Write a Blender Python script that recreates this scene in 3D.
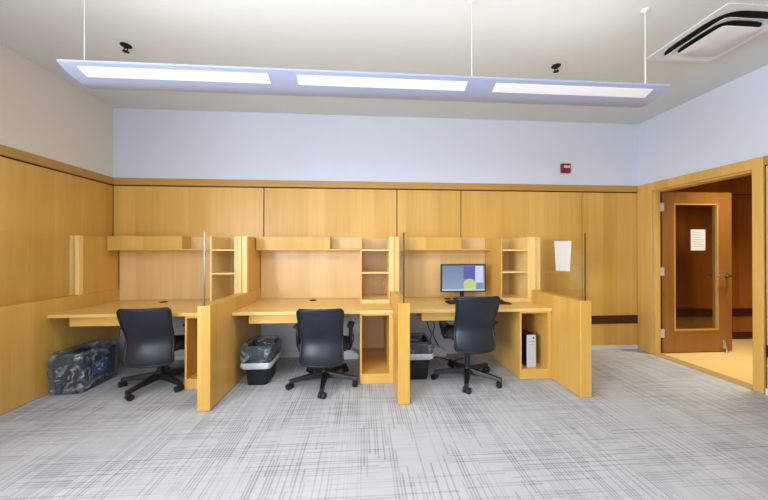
import bpy, bmesh, math, random
from mathutils import Vector, Matrix, noise
random.seed(7)
C = bpy.context.scene
for o in list(bpy.data.objects): bpy.data.objects.remove(o, do_unlink=True)
COL = C.collection
PI = math.pi

# ------------------------------------------------------------ camera
cam = bpy.data.cameras.new('camera'); camo = bpy.data.objects.new('camera', cam); COL.objects.link(camo)
cam.sensor_width = 36; cam.lens = 299.76/768*36; cam.clip_start = 0.05
camo.location = (0, 0, 1.35)
camo.rotation_euler = (PI/2 + 0.0039, 0.0, -0.0689)
C.camera = camo

# ------------------------------------------------------------ world, light, exposure
w = bpy.data.worlds.new('world'); C.world = w; w.use_nodes = True
bg = w.node_tree.nodes['Background']; bg.inputs[0].default_value = (0.75, 0.86, 1.0, 1); bg.inputs[1].default_value = 1.0

def area(name, loc, rot, sx, sy, power, col):
    l = bpy.data.lights.new(name, 'AREA'); l.shape = 'RECTANGLE'; l.size = sx; l.size_y = sy
    l.energy = power; l.color = col
    o = bpy.data.objects.new(name, l); COL.objects.link(o); o.location = loc; o.rotation_euler = rot
    return o
# daylight just outside the two windows behind the camera
area('daylight_rear', (-1.1, -2.75, 1.65), (PI/2, 0, 0), 3.2, 1.7, 26, (0.86, 0.92, 1.0))
area('daylight_left', (-3.25, -1.1, 1.6), (0, -PI/2, 0), 1.8, 2.0, 240, (0.88, 0.93, 1.0))
# pendant lamp and an added unseen one: light down through strips, up to ceiling
for yp in (2.06, -0.95):
    area('pendant_down', (.14, yp, 2.44), (0, 0, 0), 3.8, .16, 17, (1.0, .97, .92))
    area('pendant_up', (.14, yp, 2.56), (PI, 0, 0), 3.8, .2, 4.5, (1.0, .96, .88))
C.view_settings.view_transform = 'Standard'; C.view_settings.look = 'None'
C.view_settings.gamma = 1; C.view_settings.use_curve_mapping = False
C.view_settings.exposure = 0.75

# ------------------------------------------------------------ materials
def s2l(c):
    return tuple(((v/255)/12.92 if v/255 <= .04045 else (((v/255)+.055)/1.055)**2.4) for v in c) + (1,)
def base_mat(name, col, rough=.5, metal=0, spec=.5, coat=0):
    m = bpy.data.materials.new(name); m.use_nodes = True
    b = m.node_tree.nodes['Principled BSDF']
    b.inputs['Base Color'].default_value = s2l(col); b.inputs['Roughness'].default_value = rough
    b.inputs['Metallic'].default_value = metal; b.inputs['Specular IOR Level'].default_value = spec
    b.inputs['Coat Weight'].default_value = coat
    return m
def N(nt, t, **k):
    n = nt.nodes.new(t)
    for a, v in k.items(): setattr(n, a, v)
    return n
def mathn(nt, op, a, b=None, c=None):
    n = N(nt, 'ShaderNodeMath', operation=op)
    for i, v in enumerate((a, b, c)):
        if v is None: continue
        if isinstance(v, (int, float)): n.inputs[i].default_value = v
        else: nt.links.new(v, n.inputs[i])
    return n.outputs[0]
def noisy(name, col, rough=.6, scale=60, amp=.06, bump=0.0, metal=0, spec=.5, coat=0, stretch=(1, 1, 1)):
    """plain colour with a fine procedural variation"""
    m = base_mat(name, col, rough, metal, spec, coat); nt = m.node_tree; b = nt.nodes['Principled BSDF']
    tc = N(nt, 'ShaderNodeTexCoord'); mp = N(nt, 'ShaderNodeMapping'); mp.inputs['Scale'].default_value = stretch
    nt.links.new(tc.outputs['Object'], mp.inputs[0])
    no = N(nt, 'ShaderNodeTexNoise'); no.inputs['Scale'].default_value = scale; no.inputs['Detail'].default_value = 3
    nt.links.new(mp.outputs[0], no.inputs['Vector'])
    f = mathn(nt, 'MULTIPLY_ADD', no.outputs['Fac'], 2*amp, 1-amp)
    hs = N(nt, 'ShaderNodeHueSaturation'); hs.inputs['Color'].default_value = s2l(col)
    nt.links.new(f, hs.inputs['Value']); nt.links.new(hs.outputs[0], b.inputs['Base Color'])
    if bump:
        bp = N(nt, 'ShaderNodeBump'); bp.inputs['Strength'].default_value = bump; bp.inputs['Distance'].default_value = .004
        nt.links.new(no.outputs['Fac'], bp.inputs['Height']); nt.links.new(bp.outputs[0], b.inputs['Normal'])
    return m
def wood(name, col, grain='Z', rough=.38, strip=.21, amp=.13, coat=.15, spec=.4):
    """strip-matched pale veneer: one tone per leaf plus a fine straight grain"""
    m = base_mat(name, col, rough, 0, spec, coat); nt = m.node_tree; b = nt.nodes['Principled BSDF']
    b.inputs['Coat Roughness'].default_value = .3
    g = N(nt, 'ShaderNodeNewGeometry'); sp = N(nt, 'ShaderNodeSeparateXYZ'); nt.links.new(g.outputs['Position'], sp.inputs[0])
    if grain == 'Z': u = mathn(nt, 'ADD', sp.outputs[0], mathn(nt, 'MULTIPLY', sp.outputs[1], 1.13)); v = sp.outputs[2]
    else: u = mathn(nt, 'ADD', sp.outputs[1], sp.outputs[2]); v = sp.outputs[0]
    fl = mathn(nt, 'FLOOR', mathn(nt, 'DIVIDE', mathn(nt, 'ADD', u, 20.03), strip))
    wn = N(nt, 'ShaderNodeTexWhiteNoise', noise_dimensions='1D'); nt.links.new(fl, wn.inputs['W'])
    cb = N(nt, 'ShaderNodeCombineXYZ')
    nt.links.new(mathn(nt, 'MULTIPLY', u, 55), cb.inputs[0]); nt.links.new(mathn(nt, 'MULTIPLY', v, 1.6), cb.inputs[1])
    nt.links.new(mathn(nt, 'MULTIPLY', wn.outputs['Value'], 30), cb.inputs[2])
    no = N(nt, 'ShaderNodeTexNoise'); no.inputs['Scale'].default_value = 1; no.inputs['Detail'].default_value = 4
    nt.links.new(cb.outputs[0], no.inputs['Vector'])
    cb2 = N(nt, 'ShaderNodeCombineXYZ')
    nt.links.new(mathn(nt, 'MULTIPLY', u, 6), cb2.inputs[0]); nt.links.new(mathn(nt, 'MULTIPLY', v, .5), cb2.inputs[1])
    nt.links.new(wn.outputs['Value'], cb2.inputs[2])
    n2 = N(nt, 'ShaderNodeTexNoise'); n2.inputs['Scale'].default_value = 1; n2.inputs['Detail'].default_value = 2
    nt.links.new(cb2.outputs[0], n2.inputs['Vector'])
    val = mathn(nt, 'MULTIPLY_ADD', wn.outputs['Value'], amp, 1-amp*.6)
    val = mathn(nt, 'MULTIPLY_ADD', mathn(nt, 'SUBTRACT', no.outputs['Fac'], .5), .16, val)
    val = mathn(nt, 'MULTIPLY_ADD', mathn(nt, 'SUBTRACT', n2.outputs['Fac'], .5), .30, val)
    hs = N(nt, 'ShaderNodeHueSaturation'); hs.inputs['Color'].default_value = s2l(col)
    nt.links.new(val, hs.inputs['Value'])
    nt.links.new(mathn(nt, 'MULTIPLY_ADD', val, -.35, 1.35), hs.inputs['Saturation'])
    nt.links.new(hs.outputs[0], b.inputs['Base Color'])
    return m
def glass(name, tint, gloss=.08, rough=.02):
    m = bpy.data.materials.new(name); m.use_nodes = True; nt = m.node_tree; nt.nodes.clear()
    o = N(nt, 'ShaderNodeOutputMaterial'); t = N(nt, 'ShaderNodeBsdfTransparent'); t.inputs[0].default_value = tint
    gl = N(nt, 'ShaderNodeBsdfGlossy'); gl.inputs['Roughness'].default_value = rough
    lw = N(nt, 'ShaderNodeLayerWeight'); lw.inputs[0].default_value = .5
    mx = N(nt, 'ShaderNodeMixShader')
    nt.links.new(mathn(nt, 'MULTIPLY_ADD', mathn(nt, 'POWER', lw.outputs['Facing'], 5.0),   .30, gloss), mx.inputs[0])
    nt.links.new(t.outputs[0], mx.inputs[1]); nt.links.new(gl.outputs[0], mx.inputs[2]); nt.links.new(mx.outputs[0], o.inputs[0])
    return m
def emis(name, col, st):
    m = base_mat(name, col, .4); b = m.node_tree.nodes['Principled BSDF']
    b.inputs['Emission Color'].default_value = s2l(col); b.inputs['Emission Strength'].default_value = st
    return m

WOOD = (218, 171, 88)
M = dict(
    wood=wood('maple_veneer', WOOD), woodh=wood('maple_veneer_cross', WOOD, 'X', amp=.05),
    top=wood('worktop_laminate', (226, 188, 112), 'X', rough=.3, strip=.6, amp=.03),
    back=wood('veneer_window_sheen', (226, 188, 128), rough=.28, amp=.05, coat=.35),  # same wood made paler: reflected window sheen put into the colour
    trim=wood('trim_wood', (190, 142, 68), 'X', amp=.05), edge=wood('edge_band', (238, 202, 130), amp=.02),
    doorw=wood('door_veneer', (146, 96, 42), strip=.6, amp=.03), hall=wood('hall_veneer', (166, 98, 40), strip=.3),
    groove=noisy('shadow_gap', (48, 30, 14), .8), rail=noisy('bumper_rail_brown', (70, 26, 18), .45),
    paint=noisy('wall_paint', (212, 216, 226), .9, 25, .012), ceil=noisy('ceiling_paint', (216, 220, 219), .95, 40, .012),
    warmpaint=noisy('warm_wall_paint', (228, 221, 208), .9, 25, .012),
    base=noisy('white_baseboard', (222, 224, 228), .5), white=noisy('white_plastic', (228, 230, 234), .4),
    fixture=noisy('painted_fixture', (172, 181, 208), .35, 30, .01), wire=noisy('steel_wire', (225, 225, 222), .4, metal=.3),
    lens=emis('lamp_lens', (250, 248, 250), .05),
    black=noisy('black_plastic', (24, 25, 29), .42, 90, .1), mesh=noisy('black_mesh', (25, 32, 45), .37, 300, .25, bump=.15, coat=.0),
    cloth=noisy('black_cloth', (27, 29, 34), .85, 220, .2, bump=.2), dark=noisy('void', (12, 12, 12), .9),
    chrome=noisy('brushed_steel', (205, 203, 198), .25, 60, .03, metal=1),
    silver=noisy('silver_plastic', (198, 200, 206), .4, 40, .03, metal=.2), red=noisy('red_plastic', (128, 14, 28), .4),
    paper=noisy('paper', (214, 214, 212), .8, 12, .015), ink=noisy('grey_ink', (168, 168, 172), .8),
    blue=noisy('blue_plastic', (38, 100, 170), .4, 30, .08), navy=noisy('navy_plastic', (22, 30, 44), .4, 30, .12),
    glass=glass('clear_glass', (.985, .99, .98, 1), .04), wglass=glass('window_glass', (.97, .98, .99, 1), .04),
    gedge=noisy('glass_edge', (74, 66, 40), .25), doorglass=glass('door_glass', (.80, .78, .74, 1), .06),
    hfloor=noisy('hall_floor', (232, 198, 132), .35, 14, .04), thr=noisy('threshold_strip', (176, 146, 96), .5, 30, .1),
    keys=noisy('dark_keyboard', (44, 26, 24), .5, 200, .2), lensglass=noisy('strobe_lens', (240, 190, 190), .2),
)
def liner_mat():
    m = bpy.data.materials.new('clear_bag'); m.use_nodes = True; nt = m.node_tree; nt.nodes.clear()
    o = N(nt, 'ShaderNodeOutputMaterial'); t = N(nt, 'ShaderNodeBsdfTransparent'); t.inputs[0].default_value = (.86, .89, .92, 1)
    p = N(nt, 'ShaderNodeBsdfPrincipled'); p.inputs['Base Color'].default_value = s2l((205, 212, 222)); p.inputs['Roughness'].default_value = .18
    tc = N(nt, 'ShaderNodeTexCoord'); no = N(nt, 'ShaderNodeTexNoise'); no.inputs['Scale'].default_value = 9; no.inputs['Detail'].default_value = 5
    no.inputs['Distortion'].default_value = 2.2
    nt.links.new(tc.outputs['Object'], no.inputs['Vector'])
    r = N(nt, 'ShaderNodeValToRGB'); r.color_ramp.elements[0].position = .50; r.color_ramp.elements[1].position = .80
    r.color_ramp.elements[0].color = (.05, .05, .05, 1); r.color_ramp.elements[1].color = (.65, .65, .65, 1)
    nt.links.new(no.outputs['Fac'], r.inputs[0])
    bp = N(nt, 'ShaderNodeBump'); bp.inputs['Strength'].default_value = .8; bp.inputs['Distance'].default_value = .02
    nt.links.new(no.outputs['Fac'], bp.inputs['Height']); nt.links.new(bp.outputs[0], p.inputs['Normal'])
    mx = N(nt, 'ShaderNodeMixShader'); nt.links.new(r.outputs[0], mx.inputs[0])
    nt.links.new(t.outputs[0], mx.inputs[1]); nt.links.new(p.outputs[0], mx.inputs[2]); nt.links.new(mx.outputs[0], o.inputs[0])
    return m
M['liner'] = liner_mat()
def carpet_mat():
    m = base_mat('carpet_tile', (176, 180, 188), .95, 0, .15); nt = m.node_tree; b = nt.nodes['Principled BSDF']
    g = N(nt, 'ShaderNodeNewGeometry'); sp = N(nt, 'ShaderNodeSeparateXYZ'); nt.links.new(g.outputs['Position'], sp.inputs[0])
    X, Y = sp.outputs[0], sp.outputs[1]
    def lines(a, b_, fa, fb, seed, lo, hi):
        cb = N(nt, 'ShaderNodeCombineXYZ')
        nt.links.new(mathn(nt, 'MULTIPLY', a, fa), cb.inputs[0]); nt.links.new(mathn(nt, 'MULTIPLY', b_, fb), cb.inputs[1]); cb.inputs[2].default_value = seed
        no = N(nt, 'ShaderNodeTexNoise'); no.inputs['Scale'].default_value = 1; no.inputs['Detail'].default_value = 2
        nt.links.new(cb.outputs[0], no.inputs['Vector'])
        mr = N(nt, 'ShaderNodeMapRange'); mr.inputs[1].default_value = lo; mr.inputs[2].default_value = hi
        nt.links.new(no.outputs['Fac'], mr.inputs[0]); return mr.outputs[0]
    def threads(a, b_, f, ln, seed, dens):
        c = mathn(nt, 'MULTIPLY', a, f); cell = mathn(nt, 'FLOOR', c); fr = mathn(nt, 'FRACT', c)
        w0 = N(nt, 'ShaderNodeTexWhiteNoise', noise_dimensions='1D'); nt.links.new(mathn(nt, 'ADD', cell, seed), w0.inputs['W'])
        seg = mathn(nt, 'FLOOR', mathn(nt, 'MULTIPLY_ADD', w0.outputs['Value'], 1.0, mathn(nt, 'DIVIDE', b_, ln)))
        w1 = N(nt, 'ShaderNodeTexWhiteNoise', noise_dimensions='2D'); cb = N(nt, 'ShaderNodeCombineXYZ')
        nt.links.new(mathn(nt, 'ADD', cell, seed), cb.inputs[0]); nt.links.new(seg, cb.inputs[1]); nt.links.new(cb.outputs[0], w1.inputs['Vector'])
        on = mathn(nt, 'LESS_THAN', w1.outputs['Value'], dens)
        return mathn(nt, 'MULTIPLY', mathn(nt, 'MULTIPLY', on, mathn(nt, 'LESS_THAN', fr, .55)), mathn(nt, 'MULTIPLY_ADD', w0.outputs['Value'], .5, .6))
    # threads running away from the desks and threads across them, in broken bundles
    l1 = mathn(nt, 'MULTIPLY', threads(X, Y, 52, .45, 3, .60), mathn(nt, 'MULTIPLY_ADD', lines(X, Y, 3.6, 1.5, 4, .38, .54), .75, .25))
    l2 = mathn(nt, 'MULTIPLY', threads(Y, X, 52, .45, 7, .56), mathn(nt, 'MULTIPLY_ADD', lines(Y, X, 3.6, 1.5, 9, .41, .56), .75, .25))
    broad = lines(X, Y, 3.0, 3.0, 6, .3, .7)
    fine = lines(X, Y, 240, 240, 3, .25, .75)
    # tiles 0.61 m, each a touch lighter or darker
    tx = mathn(nt, 'FLOOR', mathn(nt, 'DIVIDE', X, .61)); ty = mathn(nt, 'FLOOR', mathn(nt, 'DIVIDE', Y, .61))
    wn = N(nt, 'ShaderNodeTexWhiteNoise', noise_dimensions='2D'); cb = N(nt, 'ShaderNodeCombineXYZ')
    nt.links.new(tx, cb.inputs[0]); nt.links.new(ty, cb.inputs[1]); nt.links.new(cb.outputs[0], wn.inputs['Vector'])
    v = mathn(nt, 'MULTIPLY_ADD', l1, -.35, 1.0)
    v = mathn(nt, 'MULTIPLY_ADD', l2, -.30, v)
    v = mathn(nt, 'MULTIPLY_ADD', broad, .10, v); v = mathn(nt, 'MULTIPLY_ADD', fine, .10, v)
    v = mathn(nt, 'MULTIPLY_ADD', wn.outputs['Value'], .05, v)
    v = mathn(nt, 'MAXIMUM', v, .35)
    hs = N(nt, 'ShaderNodeHueSaturation'); hs.inputs['Color'].default_value = s2l((178, 180, 184))
    nt.links.new(v, hs.inputs['Value']); nt.links.new(hs.outputs[0], b.inputs['Base Color'])
    bp = N(nt, 'ShaderNodeBump'); bp.inputs['Strength'].default_value = .3; bp.inputs['Distance'].default_value = .003
    nt.links.new(fine, bp.inputs['Height']); nt.links.new(bp.outputs[0], b.inputs['Normal'])
    return m
M['hem'] = noisy('bag_hem', (196, 202, 212), .3, 30, .15, bump=.5)
M['carpet'] = carpet_mat()
def screen_mat():
    """desktop picture: grey-blue, a violet window, a pale column at right, a yellow-green blot low in the middle"""
    m = base_mat('lit_screen', (20, 22, 30), .25); nt = m.node_tree; b = nt.nodes['Principled BSDF']
    tc = N(nt, 'ShaderNodeTexCoord'); sp = N(nt, 'ShaderNodeSeparateXYZ'); nt.links.new(tc.outputs['Object'], sp.inputs[0])
    u = mathn(nt, 'DIVIDE', mathn(nt, 'ADD', sp.outputs[0], .265), .53); v = mathn(nt, 'DIVIDE', mathn(nt, 'SUBTRACT', sp.outputs[2], .115), .31)
    def rect(u0, u1, v0, v1):
        a = mathn(nt, 'MULTIPLY', mathn(nt, 'GREATER_THAN', u, u0), mathn(nt, 'LESS_THAN', u, u1))
        c = mathn(nt, 'MULTIPLY', mathn(nt, 'GREATER_THAN', v, v0), mathn(nt, 'LESS_THAN', v, v1))
        return mathn(nt, 'MULTIPLY', a, c)
    cur = None
    def mix(fac, a, col):
        x = N(nt, 'ShaderNodeMix', data_type='RGBA'); nt.links.new(fac, x.inputs[0])
        if isinstance(a, tuple): x.inputs[6].default_value = a
        else: nt.links.new(a, x.inputs[6])
        x.inputs[7].default_value = s2l(col); return x.outputs[2]
    cur = mix(v, s2l((150, 168, 196)), (112, 134, 172))
    cur = mix(rect(.5, .77, .45, .96), cur, (92, 96, 176))
    du = mathn(nt, 'DIVIDE', mathn(nt, 'SUBTRACT', u, .65), .15); dv = mathn(nt, 'DIVIDE', mathn(nt, 'SUBTRACT', v, .2), .27)
    d = mathn(nt, 'ADD', mathn(nt, 'MULTIPLY', du, du), mathn(nt, 'MULTIPLY', dv, dv))
    no = N(nt, 'ShaderNodeTexNoise'); no.inputs['Scale'].default_value = 30; nt.links.new(tc.outputs['Object'], no.inputs['Vector'])
    cur = mix(mathn(nt, 'LESS_THAN', mathn(nt, 'ADD', d, no.outputs['Fac']), 1.5), cur, (200, 214, 132))
    cur = mix(rect(.78, .97, .32, .98), cur, (212, 216, 240))
    cur = mix(rect(.80, .93, .06, .28), cur, (120, 146, 205))
    cur = mix(rect(0, 1, 0, .05), cur, (205, 226, 240))
    nt.links.new(cur, b.inputs['Emission Color']); b.inputs['Emission Strength'].default_value = .55
    return m
M['screen'] = screen_mat()

# ------------------------------------------------------------ mesh helpers
class MB:
    def __init__(s): s.bm = bmesh.new()
    def box(s, x0, x1, y0, y1, z0, z1, mat=None):
        vs = [Vector((x, y, z)) for z in (z0, z1) for y in (y0, y1) for x in (x0, x1)]
        if mat is not None: vs = [mat @ v for v in vs]
        v = [s.bm.verts.new(p) for p in vs]
        for f in ((0, 2, 3, 1), (4, 5, 7, 6), (0, 1, 5, 4), (2, 6, 7, 3), (0, 4, 6, 2), (1, 3, 7, 5)): s.bm.faces.new([v[i] for i in f])
        return s
    def loft(s, rings, cap=True, closed=True):
        R = [[s.bm.verts.new(p) for p in r] for r in rings]
        n = len(R[0])
        for a, b in zip(R, R[1:]):
            for i in range(n if closed else n-1):
                j = (i+1) % n; s.bm.faces.new((a[i], a[j], b[j], b[i]))
        if cap: s.bm.faces.new(R[0][::-1]); s.bm.faces.new(R[-1])
        return s
    def tube(s, pts, r, n=10, closed=False):
        pts = [Vector(p) for p in pts]; rings = []; m = len(pts); up = None
        for i, p in enumerate(pts):
            if closed: d = pts[(i+1) % m] - pts[i-1]
            else: d = pts[min(i+1, m-1)] - pts[max(i-1, 0)]
            d.normalize()
            if up is None: up = Vector((0, 0, 1)) if abs(d.z) < .9 else Vector((1, 0, 0))
            a = d.cross(up).normalized(); c = a.cross(d).normalized(); up = c
            rr = r[i] if isinstance(r, (list, tuple)) else r
            rings.append([p + a*math.cos(t)*rr + c*math.sin(t)*rr for t in [2*PI*k/n for k in range(n)]])
        if closed: rings.append(rings[0]); return s.loft(rings, cap=False)
        return s.loft(rings)
    def cyl(s, p0, p1, r0, r1=None, n=20): return s.tube([p0, p1], [r0, r0 if r1 is None else r1], n)
    def lathe(s, prof, c=(0, 0, 0), n=28):
        c = Vector(c)
        return s.loft([[c + Vector((math.cos(2*PI*k/n)*r, math.sin(2*PI*k/n)*r, z)) for k in range(n)] for r, z in prof])
    def build(s, name, mat, parent=None, bevel=0, smooth=False, seg=2, weld=False):
        if weld: bmesh.ops.remove_doubles(s.bm, verts=s.bm.verts, dist=1e-5)
        bmesh.ops.recalc_face_normals(s.bm, faces=s.bm.faces)
        me = bpy.data.meshes.new(name); s.bm.to_mesh(me); s.bm.free()
        o = bpy.data.objects.new(name, me); COL.objects.link(o); me.materials.append(M[mat] if isinstance(mat, str) else mat)
        if smooth:
            for p in me.polygons: p.use_smooth = True
        if bevel:
            b = o.modifiers.new('bevel', 'BEVEL'); b.width = bevel; b.segments = seg; b.limit_method = 'ANGLE'; b.angle_limit = math.radians(40)
            for p in me.polygons: p.use_smooth = True
            wn = o.modifiers.new('wn', 'WEIGHTED_NORMAL'); wn.keep_sharp = True
        if parent is not None: o.parent = parent
        return o
def soft(o, ang=40):
    for p in o.data.polygons: p.use_smooth = True
    e = o.modifiers.new('es', 'EDGE_SPLIT'); e.split_angle = math.radians(ang)
    return o
def box(*a): return MB().box(*a)
def thing(name, label, cat, loc=(0, 0, 0), rz=0, group=None):
    o = bpy.data.objects.new(name, None); COL.objects.link(o); o.empty_display_size = .1
    o.location = loc; o.rotation_euler = (0, 0, rz); o['label'] = label; o['category'] = cat
    if group: o['group'] = group
    return o
def tag(o, label, cat, group=None):
    o['label'] = label; o['category'] = cat
    if group: o['group'] = group
    return o
def struct(o): o['kind'] = 'structure'; return o
def kids(o): return [c for c in bpy.data.objects if c.parent is o]
def copy_tree(o, parent=None):
    c = o.copy(); COL.objects.link(c); c.parent = parent
    for ch in kids(o): copy_tree(ch, c)
    return c
def rrect(hx, hy, r, n=5, cx=0, cy=0):
    p = []
    for sx, sy, a0 in ((1, 1, 0), (-1, 1, 90), (-1, -1, 180), (1, -1, 270)):
        for k in range(n+1):
            a = math.radians(a0 + 90*k/n); p.append((cx + sx*(hx-r) + r*math.cos(a), cy + sy*(hy-r) + r*math.sin(a)))
    return p

# ------------------------------------------------------------ room
XL, XR, YB, YR, H = -3.067, 3.805, 3.90, -2.60, 3.11
T, B = 2.25, 2.165
struct(box(XL-.1, XR, YR-.1, YB+.1, -.1, 0).build('floor', 'carpet'))
struct(box(XL-.1, XR+.12, YR-.1, YB+.1, H, H+.1).build('ceiling', 'ceil'))
# back wall: painted wall, veneer panels above the worktops, trim, chair-rail band, baseboard
wb = struct(box(XL-.1, XR+.12, YB+.02, YB+.12, 0, H).build('wall_back', 'paint'))
box(XL, XR, YB, YB+.02, T, H).build('upper_wall', 'paint', wb)
box(XL, 2.04, YB, YB+.02, 0, .70).build('lower_wall', 'paint', wb)
seams = [XL, -1.259, .439, 1.294, 2.983, 3.80]
for i in range(5):
    a, b = seams[i]+.006, seams[i+1]-.006
    if i == 3:
        box(a, 2.04, YB-.002, YB+.018, .70, B-.012).build('wall_panel', 'wood', wb, .002)
        box(2.04, b, YB-.002, YB+.018, .06, B-.012).build('wall_panel', 'wood', wb, .002)
    else: box(a, b, YB-.002, YB+.018, .06 if i == 4 else .70, B-.012).build('wall_panel', 'wood', wb, .002)
box(XL, XR, YB+.012, YB+.02, .06, T).build('shadow_gap', 'groove', wb)
box(XL, XR, YB-.022, YB+.012, B, T).build('top_trim', 'trim', wb, .004)
box(2.10, 3.80, YB-.014, YB, .354, .468).build('bumper_rail', 'rail', wb, .004)
struct(box(XL+.12, XR-.03, YB-.016, YB-.0021, 0, .06).build('baseboard_back', 'base', None, .003))
# left wall (window behind the camera)
wl = struct(box(XL-.1, XL-.018, 0.1, YB, 0, H).build('wall_left', 'warmpaint'))
box(XL-.1, XL-.018, YR, -2.1, 0, H).build('wall_section', 'warmpaint', wl)
box(XL-.1, XL-.018, -2.1, .1, 0, .8).build('wall_section', 'warmpaint', wl)
box(XL-.1, XL-.018, -2.1, .1, 2.5, H).build('wall_section', 'warmpaint', wl)
box(XL-.018, XL, .1, YB, T, H).build('upper_wall', 'warmpaint', wl)
ys = [YB, 2.05, .1]
for i in range(2): box(XL-.018, XL+.002, ys[i+1]+.005, ys[i]-.006, 0, B-.012).build('wall_panel', 'wood', wl, .002)
box(XL-.018, XL-.008, .1, YB+.02, 0, T).build('shadow_gap', 'groove', wl)
box(XL-.018, XL+.022, .1, YB-.022, B, T).build('top_trim', 'trim', wl, .004)
# right wall with the doorway
Y0, Y1, ZO = 2.665, 3.685, 2.145
wr = struct(box(XR, XR+.12, YR, Y0, 0, H).build('wall_right', 'paint'))
box(XR, XR+.075, Y1, YB+.02, 0, H).build('wall_section', 'paint', wr)
box(XR+.0751, XR+.105, Y1+.002, YB+.02, 0, H).build('door_gap_shade', 'groove', wr)  # dark strip painted in for the shaded gap between jamb and leaf
box(XR, XR+.12, Y0, Y1, ZO, H).build('wall_section', 'paint', wr)
box(XR-.018, XR, YR, 2.57, .06, B-.012).build('wall_panel', 'wood', wr, .002)
box(XR-.022, XR, YR, 2.585, B, T).build('top_trim', 'trim', wr, .003)
box(XR-.005, XR, 2.57, 2.585, 0, B).build('shadow_gap', 'groove', wr)
box(XR-.032, XR-.018, 1.0, 2.565, .354, .468).build('bumper_rail', 'rail', wr, .003)
struct(box(XR-.034, XR, YR, 2.57, 0, .06).build('baseboard_right', 'base', None, .003))
# rear wall with window
wre = struct(box(XL, XR, YR-.1, YR, 0, .8).build('wall_rear', 'paint'))
box(XL, XR, YR-.1, YR, 2.5, H).build('wall_section', 'paint', wre)
box(XL, -2.75, YR-.1, YR, .8, 2.5).build('wall_section', 'paint', wre)
box(.55, XR, YR-.1, YR, .8, 2.5).build('wall_section', 'paint', wre)
w1 = struct(box(-2.75, .55, YR-.06, YR-.05, .8, 2.5).build('window_1', 'wglass'))
f = MB().box(-2.75, .55, YR-.1, YR, .8, .86).box(-2.75, .55, YR-.1, YR, 2.44, 2.5)
for x in (-2.75, -1.67, -.59, .49): f.box(x, x+.06, YR-.1, YR, .86, 2.44)
f.build('window_frame', 'base', w1, .004)
w2 = struct(box(XL-.06, XL-.05, -2.1, .1, .8, 2.5).build('window_2', 'wglass'))
f = MB().box(XL-.1, XL, -2.1, .1, .8, .86).box(XL-.1, XL, -2.1, .1, 2.44, 2.5)
for y in (-2.1, -1.03, .04): f.box(XL-.1, XL, y, y+.06, .86, 2.44)
f.build('window_frame', 'base', w2, .004)

# doorway, door leaf
d = struct(MB().box(XR-.03, XR-.0, Y1, 3.89, 0, T).box(XR-.03, XR-.0, 2.585, Y0, 0, T).box(XR-.03, XR-.0, Y0, Y1, ZO, T).build('trim_1', 'wood', None, .004))
MB().box(XR-.0, XR+.075, Y1-.02, Y1, 0, ZO).box(XR-.0, XR+.13, Y0, Y0+.02, 0, ZO).box(XR-.0, XR+.13, Y0, Y1, ZO-.02, ZO).build('door_jamb', 'wood', d, .003)
MB().box(XR+.045, XR+.065, Y0+.02, Y0+.035, 0, ZO-.02).build('door_stop', 'wood', d, .002)
dx0, dx1, dy0, dy1 = 3.945, 4.945, 3.70, 3.745
dr = struct(MB().box(dx0, dx0+.162, dy0, dy1, .012, 2.135).box(dx1-.20, dx1, dy0, dy1, .012, 2.135)
            .box(dx0+.162, dx1-.20, dy0, dy1, .012, .29).box(dx0+.162, dx1-.20, dy0, dy1, 1.985, 2.135).build('door_1', 'doorw', None, .003))
gx0, gx1 = dx0+.162, dx1-.20
MB().box(gx0, gx0+.02, dy0-.006, dy1+.006, .29, 1.985).box(gx1-.02, gx1, dy0-.006, dy1+.006, .29, 1.985)\
    .box(gx0+.02, gx1-.02, dy0-.006, dy1+.006, .29, .31).box(gx0+.02, gx1-.02, dy0-.006, dy1+.006, 1.965, 1.985).build('glass_bead', 'trim', dr, .002)
box(gx0+.02, gx1-.02, dy0+.018, dy0+.026, .31, 1.965).build('door_glass', 'doorglass', dr)
hx = 4.865
for sd in (0, 1):
    yb = dy0 if sd == 0 else dy1; sg = -1 if sd == 0 else 1
    h = soft(MB().cyl((hx, yb, 1.02), (hx, yb+sg*.008, 1.02), .03).cyl((hx, yb+sg*.008, 1.02), (hx, yb+sg*.055, 1.02), .011)
             .tube([(hx, yb+sg*.055, 1.02), (hx-.03, yb+sg*.06, 1.02), (hx-.16, yb+sg*.06, 1.018), (hx-.185, yb+sg*.05, 1.018)], [.013, .013, .011, .01]).build('door_handle', 'chrome', dr))
box(dx1-.001, dx1+.003, dy0+.01, dy1-.01, .93, 1.11).build('lock_plate', 'chrome', dr)
for z in (.27, 1.08, 1.93):
    soft(MB().box(dx0-.055, dx0+.004, dy0-.022, dy0-.018, z-.055, z+.055).cyl((dx0-.012, dy0-.01, z-.055), (dx0-.012, dy0-.01, z+.055), .008).build('hinge', 'silver', dr))
soft(MB().box(4.80, 4.84, dy0-.004, dy0, .05, .16).tube([(4.82, dy0-.02, .12), (4.82, dy0-.03, .06), (4.82, dy0-.035, .025)], [.009, .008, .008]).cyl((4.82, dy0-.035, .0), (4.82, dy0-.035, .028), .016).build('kick_down_stop', 'chrome', dr))
t = thing('paper_notice', 'white paper notice taped inside the glass of the open wooden door', 'notice', (4.475, dy0+.0172, 1.50))
box(-.105, .105, -.0012, -.0002, -.14, .14).build('sheet', 'paper', t)
pm = MB()
for k in range(9): pm.box(-.08, .08 if k % 3 else .04, -.0018, -.0012, .1-k*.024, .107-k*.024)
pm.build('printed_lines', 'ink', t)
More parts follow.
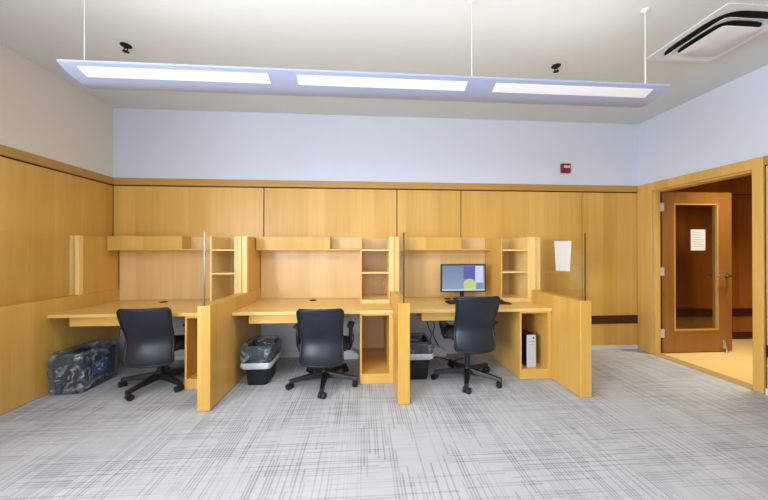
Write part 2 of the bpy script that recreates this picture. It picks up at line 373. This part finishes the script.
# the hall beyond
struct(box(XR+.0, 8.2, .5, 4.35, -.1, -.002).build('floor_hall', 'hfloor'))
struct(box(XR-.04, XR+.11, Y0+.001, Y1-.022, -.002, .006).build('trim_2', 'thr', None, .002))
struct(box(3.93, 8.2, .5, 4.35, 2.95, 3.0).build('ceiling_hall', 'ceil'))
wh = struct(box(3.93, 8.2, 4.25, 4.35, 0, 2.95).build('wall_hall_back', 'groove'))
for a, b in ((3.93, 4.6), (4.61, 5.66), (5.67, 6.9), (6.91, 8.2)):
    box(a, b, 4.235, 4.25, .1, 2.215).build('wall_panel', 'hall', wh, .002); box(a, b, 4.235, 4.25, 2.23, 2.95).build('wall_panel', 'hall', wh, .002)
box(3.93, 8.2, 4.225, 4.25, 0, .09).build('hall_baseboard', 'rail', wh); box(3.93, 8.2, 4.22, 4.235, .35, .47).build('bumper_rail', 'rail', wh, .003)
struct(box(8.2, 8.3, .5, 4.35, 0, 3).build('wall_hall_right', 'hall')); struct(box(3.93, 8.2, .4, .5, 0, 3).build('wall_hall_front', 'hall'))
hl = thing('hall_downlight', 'round white downlight in the hall ceiling beyond the doorway', 'ceiling light', (4.75, 3.1, 2.95))
MB().lathe([(.11, 0), (.12, -.006), (.10, -.012), (.09, -.004)]).build('trim_ring', 'white', hl, smooth=True)
MB().lathe([(.088, -.002), (.088, -.006)]).build('lens', 'lens', hl)
area('hall_lamp', (4.75, 3.1, 2.92), (0, 0, 0), .5, .5, 17, (1, .90, .70)).data.spread = math.radians(95)

# ------------------------------------------------------------ partitions
PART = [(-3.064, -2.97), (-1.391, -1.286), (.305, .41), (1.989, 2.095)]
PF = 2.622; ZP = .89; ZG = 1.515; YP = 3.42
plabel = ['wooden divider with clear glass top against the left wood wall, leftmost divider',
          'wooden divider with clear glass top between the left and middle desks',
          'wooden divider with clear glass top between the middle desk and the computer desk',
          'wooden end divider with glass top carrying a white sheet, right of computer desk']
for i, (a, b) in enumerate(PART):
    c = (a+b)/2; h = (b-a)/2
    t = thing('divider', plabel[i], 'divider', (c, PF, 0), 0, 'glass-topped desk dividers')
    L = YB-.016-PF-.008; YP = 3.42 if i else 3.35
    box(-h, h, 0, L, 0.004, ZP).build('panel', 'wood', t, .003)
    box(-h+.012, h-.012, YP-PF+.05, L, ZP, ZG).build('side_board', 'wood', t, .002)
    MB().box(-h, -.008, YP-PF, YP-PF+.05, ZP, ZG).box(.008, h, YP-PF, YP-PF+.05, ZP, ZG).box(-.008, .008, YP-PF+.012, YP-PF+.05, ZP, ZG).build('post', 'edge', t, .002)
    g = box(-.006, .006, .012, YP-PF+.008, ZP, ZG).build('glass_panel', 'glass', t)
    MB().box(-.0065, .0065, .008, .012, ZP, ZG).build('glass_edge', 'gedge', g)
t = thing('paper_sheet', 'blank white sheet taped to the glass of the rightmost divider', 'paper', (2.034, 2.937, 1.30))
sh = MB(); v = [sh.bm.verts.new(p) for p in ((-.0005, .13, .158), (-.0005, -.135, .150), (-.0005, -.112, -.15), (-.0005, .10, -.155))]; sh.bm.faces.new(v)
o = sh.build('sheet', 'paper', t); sm = o.modifiers.new('s', 'SOLIDIFY'); sm.thickness = .001

# ------------------------------------------------------------ bays
YP = 3.42
DF = 3.035; ZD = .75
bays = [(PART[0][1], PART[1][0]), (PART[1][1], PART[2][0]), (PART[2][1], PART[3][0])]
which = ['left', 'middle', 'right']
drawer = [(-2.80, -2.16), (-1.135, -.52), (.60, 1.22)]
cabx = [-1.734, -.035, 1.64]
yb = YB-.004
for i, (a, b) in enumerate(bays):
    a += .001; b -= .001
    s = ['pale wooden worktop of the left desk, nothing on it, beside the left wall', 'pale wooden worktop of the middle desk, nothing on it',
         'pale wooden worktop of the right desk, carrying the monitor'][i]
    t = thing('worktop', s, 'desk', ((a+b)/2, DF, 0), 0, 'built-in desks')
    W = (b-a)/2; L = yb-DF; o0 = (a+b)/2
    box(-W, W, 0, L, ZD-.034, ZD).build('desktop', 'top', t, .003)
    box(-W, W, 0, .0, ZD-.034, ZD) if False else None
    d0, d1 = drawer[i][0]-o0, drawer[i][1]-o0
    dw = box(d0, d1, .03, .46, ZD-.122, ZD-.0345).build('pencil_drawer', 'woodh', t, .003)
    if i == 2: MB().box(-W+.03, -W+.05, .05, .3, ZD-.075, ZD-.034).build('bracket', 'black', t)
    gx = [-2.34, -.61, 1.05][i]-o0
    soft(MB().lathe([(.042, ZD), (.042, ZD+.006), (.032, ZD+.009), (.03, ZD+.001)], (gx, L-.2, 0)).build('grommet', 'black', t))
    # pedestal cabinet
    c0 = cabx[i]; c1 = b; cw = (c1-c0)/2-.001; cm = (c0+c1)/2; Lc = L-.03; th = .02
    s = ['open wooden cabinet under the left worktop, empty and half hidden by the divider', 'empty open wooden cabinet under the middle worktop',
         'open wooden cabinet under the right worktop holding the computer'][i]
    t = thing('open_cabinet', s, 'cabinet', (cm, DF+.012, 0), 0, 'open cabinets under the desks')
    zt = ZD-.0345
    MB().box(-cw, -cw+th, 0, Lc, 0.002, zt).build('side_panel', 'wood', t, .0015)
    MB().box(cw-th-.02, cw, 0, Lc, 0.002, zt).build('side_panel', 'wood', t, .0015)
    box(-cw+th, cw-th-.02, 0, Lc-.015, .085, .105).build('bottom_shelf', 'woodh', t)
    box(-cw+th, cw-th-.02, 0, .02, 0.004, .085).build('toe_rail', 'woodh', t, .0015)
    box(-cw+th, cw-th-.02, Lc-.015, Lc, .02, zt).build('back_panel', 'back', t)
    box(-cw+th, cw-th-.02, 0, .03, zt-.02, zt).build('top_rail', 'woodh', t, .0015)
    # shelf tower on the worktop
    x0 = [-1.684, -.036, 1.612][i]; x1 = b; tw = (x1-x0)/2-.001; tm = (x0+x1)/2; Lt = yb-YP
    rt = [.03, .012, .045][i]
    s = ['narrow wooden shelf tower standing on the left worktop', 'narrow wooden shelf tower standing on the middle worktop',
         'narrow wooden shelf tower standing on the right worktop beside the monitor'][i]
    t = thing('shelf_tower', s, 'shelf', (tm, YP, ZD), 0, 'shelf towers on the desks')
    MB().box(-tw, -tw+.018, 0, Lt, .001, ZG-ZD).build('side_panel', 'edge' if i == 0 else 'wood', t, .0015)
    MB().box(tw-rt, tw, 0, Lt, .001, ZG-ZD).build('side_panel', 'edge', t, .0015)
    for z in (1.352, 1.092): box(-tw+.018, tw-rt, .004, Lt-.02, z-ZD, z+.018-ZD).build('shelf', 'edge', t, .0015)
    box(-tw+.018, tw-rt, .004, Lt-.02, .001, .045).build('bottom_shelf', 'edge', t, .0015)
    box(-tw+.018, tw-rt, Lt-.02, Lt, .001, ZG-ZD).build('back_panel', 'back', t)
    # wall hutch
    YS = 3.695; xs = [-2.135, -.405, 1.235][i]; x0 -= .001
    s = ['long shallow wooden wall shelf above the left desk', 'long shallow wooden wall shelf above the middle desk',
         'long shallow wooden wall shelf above the monitor on the right desk'][i]
    t = thing('wall_shelf', s, 'shelf', (a, YS, 1.36), 0, 'wall shelves above the desks')
    Lx = x0-a-.001; Ls = yb-YS
    box(0, Lx, 0, Ls-.02, 0, .018).build('shelf_board', 'woodh', t, .0015)
    box(0, xs-a, 0, .018, .018, .165).build('fascia', 'wood', t, .0015)
    box(0, .018, .018, Ls-.02, .018, .165).build('end_board', 'edge', t, .0015)
    box(xs-a-.018, xs-a, .018, Ls-.02, .018, .165).build('end_board', 'wood', t, .0015)
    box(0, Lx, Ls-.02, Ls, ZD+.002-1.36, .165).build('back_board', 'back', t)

# ------------------------------------------------------------ task chairs
def make_chair(label, loc, rz, dz, base_ang, arms=.265, ah=.175):
    t = thing('office_chair', label, 'office chair', loc, rz, 'black office chairs at the desks')
    zs = .42+dz
    # five-star base
    ab = base_ang - rz
    for k in range(5):
        a = ab + k*2*PI/5; ca, sa = math.cos(a), math.sin(a)
        R = .335
        lg = MB(); rings = []
        for q, (r, hw, z0, z1) in enumerate(((.03, .036, .07, .13), (.12, .030, .07, .12), (.22, .025, .068, .108), (R+.012, .022, .06, .094))):
            n = Vector((-sa, ca, 0)); c = Vector((ca*r, sa*r, 0))
            rings.append([c-n*hw+Vector((0, 0, z0)), c+n*hw+Vector((0, 0, z0)), c+n*hw*.7+Vector((0, 0, z1)), c-n*hw*.7+Vector((0, 0, z1))])
        l = lg.loft(rings).build('leg', 'black', t, .004)
        cs = MB(); c = Vector((ca*R, sa*R, 0)); sw = a+1.1+k*.7; ax = Vector((math.cos(sw), math.sin(sw), 0)); tr = Vector((-ax.y, ax.x, 0))*.012
        for sgn in (-1, 1):
            p = c+tr+ax*sgn*.006; q = c+tr+ax*sgn*.032
            cs.cyl(p+Vector((0, 0, .029)), q+Vector((0, 0, .029)), .029, n=18)
        cs.cyl(c+Vector((0, 0, .03)), c+Vector((0, 0, .078)), .009, n=10)
        soft(cs.build('caster', 'black', l))
    soft(MB().lathe([(.045, .065), (.048, .12), (.036, .145), (.028, .15), (.028, .26+dz*.6), (.018, .262+dz*.6), (.018, zs-.09)]).build('gas_column', 'black', t))
    br = MB().box(-.09, .09, -.14, .12, zs-.10, zs-.055)
    br.tube([(0, -.1, zs-.08), (0, -.18, zs-.09), (0, -.215, zs-.05), (0, -.218, zs+.03)], [.03, .028, .022, .012], 8)
    br.tube([(.08, 0, zs-.08), (.2, .02, zs-.085)], .006, 8)
    br.build('seat_mechanism', 'black', t, .004)
    # seat
    rg = []
    for z, k in ((-.055, .90), (-.045, .97), (-.02, 1.0), (.0, .99), (.012, .93), (.018, .80)):
        rg.append([Vector((x, y*1.0+.02, zs+z - (.03*max(0, (y-.12)/.12)**2 if y > .12 else 0))) for x, y in rrect(.245*k, .225*k, .09*k, 6)])
    MB().loft(rg).build('seat', 'cloth', t, smooth=True)
    # backrest: curved shell with a framed edge
    def prof(s):   # s 0 bottom .. 1 top -> y, z
        z = zs-.155 + s*.545
        y = -.262 + .048*math.exp(-((s-.42)/.2)**2) - .075*max(0, s-.55)**1.3*1.6 - .05*s + .005
        return y, z
    def hw(s): return .194 + .012*s + .006*math.cos(s*6) - (.03*(max(0, (.07-s)/.07))**2) - (.022*(max(0, (s-.94)/.06))**2)
    NU, NV = 16, 26
    fr = MB(); g = []
    for j in range(NV+1):
        s = j/NV; y, z = prof(s); row = []
        for i in range(NU+1):
            u = -1+2*i/NU; row.append(fr.bm.verts.new((u*hw(s), y+.045*abs(u)**2.2, z)))
        g.append(row)
    for j in range(NV):
        for i in range(NU): fr.bm.faces.new((g[j][i], g[j][i+1], g[j+1][i+1], g[j+1][i]))
    ed = [v.co.copy() for v in g[0]] + [g[j][NU].co.copy() for j in range(1, NV+1)] + [g[NV][i].co.copy() for i in range(NU-1, -1, -1)] + [g[j][0].co.copy() for j in range(NV-1, 0, -1)]
    o = fr.build('back_mesh', 'mesh', None, smooth=True); sd = o.modifiers.new('s', 'SOLIDIFY'); sd.thickness = .008; sd.offset = 0
    f = MB().tube(ed, .0115, 8, True).build('back_frame', 'black', t, smooth=True); o.parent = f
    # loop arms
    for sg in (-1, 1):
        x = sg*arms; zt = zs+ah
        pts = [(sg*.17, 0.0, zs-.075), (sg*.25, 0, zs-.072), (x, -.01, zs-.03), (x, -.035, zs+.06), (x, -.05, zt-.03), (x, -.03, zt-.012)]
        ar = MB().tube(pts, [.016, .017, .02, .02, .019, .016], 10).tube([(x, -.03, zt-.014), (x, .06, zt-.012), (x, .10, zt-.04), (x, .07, zs+.02), (x, .0, zs-.03)], [.013, .014, .014, .014, .014], 10).build('armrest', 'black', t, smooth=True)
        rg = []
        for z, k in ((0, .85), (.006, 1), (.018, 1), (.024, .85)):
            rg.append([Vector((x+px, py-.0, zt-.01+z)) for px, py in rrect(.034*k, .115*k, .03*k, 5)])
        MB().loft(rg).build('arm_pad', 'cloth', ar, smooth=True)
    return t
ch1 = make_chair('black office chair at the left desk, turned towards the left wall', (-2.05, 3.19, 0), math.radians(9), 0.01, math.radians(258))
ch2 = make_chair('black office chair at the empty middle desk, back to the room', (-.393, 3.11, 0), math.radians(-1), 0, math.radians(272))
ch3 = make_chair('black office chair in front of the monitor, raised higher than the others', (1.095, 3.10, 0), math.radians(0.5), .10, math.radians(249), ah=.09)

# ------------------------------------------------------------ waste bins and bags
def make_bin(label, loc, rz, mat, group='waste bins under the desks', tx=.135, ty=.19, bx=.10, by=.15, h=.37):
    t = thing('waste_bin', label, 'waste bin', loc, rz, group)
    def ring(k, z, inset=0): return [Vector((x, y, z)) for x, y in rrect(bx+(tx-bx)*k-inset, by+(ty-by)*k-inset, .035, 5)]
    rg = [ring(0, .001), ring(0.02, .006), ring(.93, h-.03), ring(1.06, h-.03), ring(1.1, h), ring(1.0, h+.002), ring(.93, h-.01, .005), ring(0, .02, .008)]
    soft(MB().loft(rg).build('body', mat, t), 50)
    return t
def make_liner(label, loc, rz, drop, tx=.135, ty=.19, bx=.10, by=.15, h=.37, puff=.012, top=.03, seed=1, full=False):
    t = thing('bin_liner', label, 'bin bag', loc, rz, 'clear bags in the waste bins')
    m = MB(); rings = []; n = 72
    def pt(k, z, off, amp, j):
        P = []
        base = rrect(bx+(tx-bx)*k+off, by+(ty-by)*k+off, .04, 17)
        for q, (x, y) in enumerate(base):
            s = noise.noise(Vector((x*22, y*22, z*16+seed*5))) + .6*noise.noise(Vector((x*60, y*60, z*10+seed)))
            l = math.hypot(x, y) + 1e-6
            P.append(Vector((x+x/l*s*amp, y+y/l*s*amp, z+.5*amp*s)))
        return P
    H0 = h
    seq = []
    if full: zz = [.004, .05, .1, .15, .2, .25, .3, .34]
    else: zz = [h-drop, h-drop+.015, h-drop*.7, h-drop*.45, h-drop*.2]
    for j, z in enumerate(zz): seq.append(pt(z/h, z, .012+puff, puff*(1.4 if j else .6), j))
    seq.append(pt(1.1, h+top*.5, .006, puff, 9)); seq.append(pt(1.05, h+top, -.004, puff*1.3, 10)); seq.append(pt(.98, h+top*.6, -.025, puff*1.2, 11))
    for z in (h-.02, h-.08, h-.16): seq.append(pt(z/h, z, -.028, puff*.9, 12))
    o = m.loft(seq, cap=False).build('bag_film', 'liner', t, smooth=True)
    sd = o.modifiers.new('s', 'SOLIDIFY'); sd.thickness = .0008
    if not full:
        hm = MB(); zb = h-drop; rg = []
        for z, off in ((zb, .020), (zb+.015, .027), (zb+.045, .024), (zb+.06, .018)): rg.append(pt(z/h, z+.004*math.sin(off*900), off+puff*.5, puff*.9, 3))
        hm.loft(rg, cap=False).build('folded_hem', 'hem', t, smooth=True)['label'] = 'white gathered hem of the bag'
    return t
BX = dict(tx=.135, ty=.215, bx=.125, by=.20, h=.34)
l1 = (-2.795, 3.235, 0)
bb = make_bin('navy blue recycling bin with label in a clear bag under the left desk', l1, 0, 'navy', **BX)
lb = box(.1415, .1435, -.10, .07, .13, .25).build('label', 'blue', bb)
lb['label'] = 'bright blue recycling label'
mk = MB()
for k in range(3):
    a = PI/2 + k*2*PI/3; a2 = a + 2*PI/3*.62
    p = Vector((0, math.cos(a)*.032, math.sin(a)*.032)); q = Vector((0, math.cos(a2)*.032, math.sin(a2)*.032)); dd = (q-p).normalized(); nn = Vector((0, -dd.z, dd.y))
    o_ = Vector((.1437, -.015, .19))
    for poly in ([p+nn*.005, p-nn*.005, q-nn*.005-dd*.012, q+nn*.005-dd*.012], [q+nn*.011-dd*.012, q-nn*.011-dd*.012, q+dd*.006]):
        vs = [mk.bm.verts.new(o_+v) for v in poly]; vs2 = [mk.bm.verts.new(o_+v+Vector((.001, 0, 0))) for v in poly]
        mk.bm.faces.new(vs2); n_ = len(vs)
        for z in range(n_): mk.bm.faces.new((vs[z], vs[(z+1) % n_], vs2[(z+1) % n_], vs2[z]))
mk.build('recycling_mark', 'white', lb)
make_liner('clear crumpled bag around the blue recycling bin under the left desk', l1, 0, .3, puff=.010, top=.05, seed=3, full=True, **BX)
l2 = (-1.068, 3.255, 0)
make_bin('black waste bin under the middle desk with white bag folded over', l2, 0, 'black')
make_liner('clear bag folded over the rim of the black bin under the middle desk', l2, 0, .19, seed=1, top=.035)
l3 = (.578, 3.27, 0)
make_bin('black waste bin under the computer desk, half hidden by the divider', l3, 0, 'black')
make_liner('clear bag folded over the rim of the black bin under the computer desk', l3, 0, .14, seed=2, top=.03)

# ------------------------------------------------------------ computer
t = thing('monitor', 'black widescreen monitor, screen lit, on the right desk', 'monitor', (1.225, 3.60, ZD+.001), 0)
mb = MB().box(-.28, .28, 0, .03, .10, .44); mb.box(-.15, .15, .03, .055, .17, .37)
mb.build('housing', 'black', t, .005)
box(-.265, .265, -.0015, .001, .115, .425).build('screen', 'screen', t)
MB().tube([(0, .06, .006), (0, .062, .12), (0, .04, .2)], [.03, .028, .026], 4).build('stand', 'black', t, .004)
soft(MB().lathe([(.11, 0), (.11, .008), (.10, .012)], (0, .06, 0)).build('stand_base', 'black', t))
t = thing('keyboard', 'dark keyboard lying in front of the monitor', 'keyboard', (1.19, 3.41, ZD+.001), math.radians(4))
box(-.23, .23, -.07, .07, 0, .018).build('case', 'keys', t, .005)
km = MB()
for r in range(5):
    for c_ in range(18):
        x = -.218+c_*.0243; y = -.055+r*.0235; km.box(x, x+.020, y, y+.019, .018, .025)
o = km.build('keys', 'black', t); o['kind'] = 'stuff'
t = thing('mouse_pad', 'dark mouse pad on the right desk beside the keyboard', 'mouse pad', (1.585, 3.36, ZD+.001), math.radians(-6))
rg = [[Vector((x, y, z)) for x, y in rrect(.10, .09, .03, 5)] for z in (0, .005)]
MB().loft(rg).build('pad', 'keys', t)
t = thing('computer_mouse', 'black computer mouse on the dark mouse pad', 'mouse', (1.585, 3.36, ZD+.0065), 0)
rg = [[Vector((x, y, z)) for x, y in rrect(.03*k, .052*k, .028*k, 5)] for z, k in ((0, .95), (.012, 1), (.024, .85), (.032, .5), (.034, .2))]
MB().loft(rg).build('shell', 'black', t, smooth=True)
t = thing('computer_tower', 'slim silver-fronted computer standing inside the right open cabinet', 'computer', (1.80, 3.10, .106), 0)
box(-.048, .048, .02, .42, 0, .345).build('case', 'black', t, .003)
box(-.05, .05, 0, .02, 0, .345).build('front_panel', 'silver', t, .004)
MB().box(-.035, .035, -.002, 0, .27, .285).box(-.035, .035, -.002, 0, .24, .245).build('drive_slot', 'ink', t)
soft(MB().cyl((.02, .0, .315), (.02, -.003, .315), .009).build('power_button', 'black', t))

# ------------------------------------------------------------ sockets and cables under the desks
def outlet(label, x, z):
    t = thing('wall_outlet', label, 'outlet', (x, YB-.0005, z), 0, 'sockets on the wall below the desks')
    box(-.06, .06, -.007, 0, -.058, .058).build('cover_plate', 'white', t, .002)
    for zz in (-.025, .025):
        for xx in (-.028, .028): box(xx-.013, xx+.013, -.009, -.007, zz-.012, zz+.012).build('socket', 'ink', t)
outlet('white wall socket plate below the left desk behind the chair', -1.93, .5)
outlet('white wall socket plate below the middle desk right of chair', -.13, .45)
outlet('white wall socket plate below the right desk near the bin', .86, .45)
outlet('white wall socket plate below the right desk near the chair arm', 1.12, .45)
def floor_box(label, x, y):
    t = thing('cable_box', label, 'cable box', (x, y, 0), .1, 'white cable boxes on the floor')
    m = MB(); pr = [(-.13, 0), (.13, 0), (.13, .05), (.04, .12), (-.08, .12), (-.13, .06)]
    m.loft([[Vector((px, yy, z+.002)) for px, z in pr] for yy in (-.05, .05)]).build('cover', 'white', t, .006)
    return t
floor_box('white cable box on the carpet under the left desk', -1.90, 3.81)
floor_box('white cable box on the carpet under the middle desk', -.19, 3.81)
floor_box('white cable box on the carpet under the computer desk', .93, 3.81)
def cable(label, pts, r=.006, grp='black cables under the desks'):
    P = []; pts = [Vector(p) for p in pts]
    for i in range(len(pts)-1):
        p0, p1, p2, p3 = pts[max(i-1, 0)], pts[i], pts[i+1], pts[min(i+2, len(pts)-1)]
        for k in range(8):
            q = k/8; P.append(.5*((2*p1)+(-p0+p2)*q+(2*p0-5*p1+4*p2-p3)*q*q+(-p0+3*p1-3*p2+p3)*q**3))
    P.append(pts[-1])
    tag(MB().tube(P, r, 8).build('power_cable', 'black', None, smooth=True), label, 'cable', grp)
cable('black cable hanging from the socket down to the cable box under the middle desk', [(-.15, 3.885, .45), (-.17, 3.85, .36), (-.12, 3.84, .25), (-.16, 3.82, .13)])
cable('left black cable hanging behind the bin under the computer desk', [(.83, 3.885, .47), (.84, 3.84, .38), (.88, 3.83, .28), (.86, 3.82, .19), (.89, 3.81, .13)])
cable('black cable hanging beside the chair arm under the computer desk', [(.90, 3.885, .47), (.92, 3.84, .38), (.90, 3.82, .27), (.97, 3.81, .13)])
cable('black cable trailing over the white cable box under the computer desk', [(.88, 3.74, .008), (.93, 3.72, .02), (1.03, 3.66, .008), (1.12, 3.62, .008), (1.25, 3.7, .008)])

# ------------------------------------------------------------ pendant light
PZ = 2.50; PY0, PY1 = 1.94, 2.235; PX0, PX1 = -1.85, 2.125
def pendant(label, yo):
    t = thing('pendant_light', label, 'ceiling light', (0, yo, 0), 0, 'long pendant lights')
    n = 16; prof = []
    for k in range(n+1):
        s = k/n; prof.append((PY0+(PY1-PY0)*s, PZ-.056*math.sin(PI*s)**.8*(.6+.6*s)))
    def zb(y):
        s = (y-PY0)/(PY1-PY0); return PZ-.056*math.sin(PI*s)**.8*(.6+.6*s)
    segs = [(-1.755, -.61), (-.43, .70), (.895, 2.03)]
    ya, yc = PY0+.024, PY0+.09
    m = MB()
    ys_ = [p[0] for p in prof]
    top = [(PY1, PZ+.012), ((PY0+PY1)/2, PZ+.03), (PY0, PZ+.012)]
    ring = [(y, z) for y, z in prof] + top
    m.loft([[Vector((x, y, z)) for y, z in ring] for x in (PX0, PX1)]).build('housing', 'fixture', t)
    # lit strips let into the underside
    for x0, x1 in segs:
        l = MB(); yy = [ya+(yc-ya)*k/6 for k in range(7)]
        rg = [[Vector((x+ (0 if x == x1 else .0), y, zb(y)-.0035)) for y in yy] + [Vector((x, y, zb(y)-.0005)) for y in yy[::-1]] for x in (x0, x1)]
        l.loft(rg).build('lens', 'lens', t)
    for x in (-1.785, .757, 2.052):
        s = MB().cyl((x, 2.045, PZ+.02), (x, 2.045, H-.012), .0028 if x < 2 else .0045, n=8).build('suspension_wire', 'wire', t)
        soft(MB().lathe([(.028, H-.001), (.028, H-.008), (.012, H-.016)], (x, 2.045, 0)).build('ceiling_cup', 'white', s))
    return t
pendant('long slim pale blue-grey pendant light with three lit strips hanging below the ceiling', 0)
pendant('unseen long pendant light parallel to the first, added behind the camera to light the room', -3.03)  # out of view, added so the rear area lamps have a fixture

# ------------------------------------------------------------ ceiling fittings
def sprinkler(label, x, y, rz):
    t = thing('fire_sprinkler', label, 'sprinkler', (x, y, H), rz, 'black ceiling sprinklers'); t.scale = (.8, .8, .8)
    soft(MB().lathe([(.05, -.0005), (.052, -.006), (.03, -.014), (.018, -.016)]).build('escutcheon', 'dark', t))
    soft(MB().lathe([(.017, -.014), (.019, -.03), (.012, -.034)]).build('body', 'dark', t))
    m = MB()
    for s in (-1, 1): m.tube([(s*.012, 0, -.03), (s*.02, 0, -.045), (s*.008, 0, -.065)], .005, 8)
    m.build('frame_arms', 'dark', t)
    soft(MB().lathe([(.03, -.066), (.032, -.069), (.02, -.07)]).build('deflector', 'dark', t))
sprinkler('small black sprinkler head on the ceiling above left end of pendant', -2.024, 2.70, 0)
sprinkler('small black sprinkler head on the ceiling above right end of pendant', 1.825, 2.72, 0)

t = thing('air_diffuser', 'square white ceiling air diffuser with dark slots, above the doorway side', 'air vent', (2.885, 2.25, H), 0)
def squircle(a, z, p, n=64):
    P = []
    for k in range(n):
        th = 2*PI*k/n + PI/4; c_, s_ = math.cos(th), math.sin(th)
        rr = a/((abs(c_)**p + abs(s_)**p)**(1/p)); P.append(Vector((c_*rr, s_*rr, z)))
    return P
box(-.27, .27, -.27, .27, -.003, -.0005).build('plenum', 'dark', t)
def ring(o_, po, i_, pi_, zo, zi, th):
    return MB().loft([squircle(o_, zo, po), squircle(i_, zi, pi_), squircle(i_, zi+th, pi_), squircle(o_, zo+th, po), squircle(o_, zo, po)], cap=False)
soft(ring(.315, 60, .268, 4.0, -.012, -.012, .010).build('outer_frame', 'white', t))
soft(ring(.238, 14, .195, 4.0, -.046, -.026, .004).build('louvre_ring', 'white', t))
soft(MB().loft([squircle(.165, -.046, 12), squircle(.175, -.054, 12), squircle(.17, -.058, 12), squircle(.02, -.058, 12)]).build('centre_plate', 'white', t))

t = thing('fire_strobe', 'red fire alarm strobe high on the white back wall', 'fire alarm', (2.735, YB-.0005, 2.475), 0)
box(-.062, .062, -.04, 0, -.068, .06).build('body', 'red', t, .006)
box(-.04, .045, -.052, -.04, -.002, .03).build('strobe_lens', 'lensglass', t, .004)
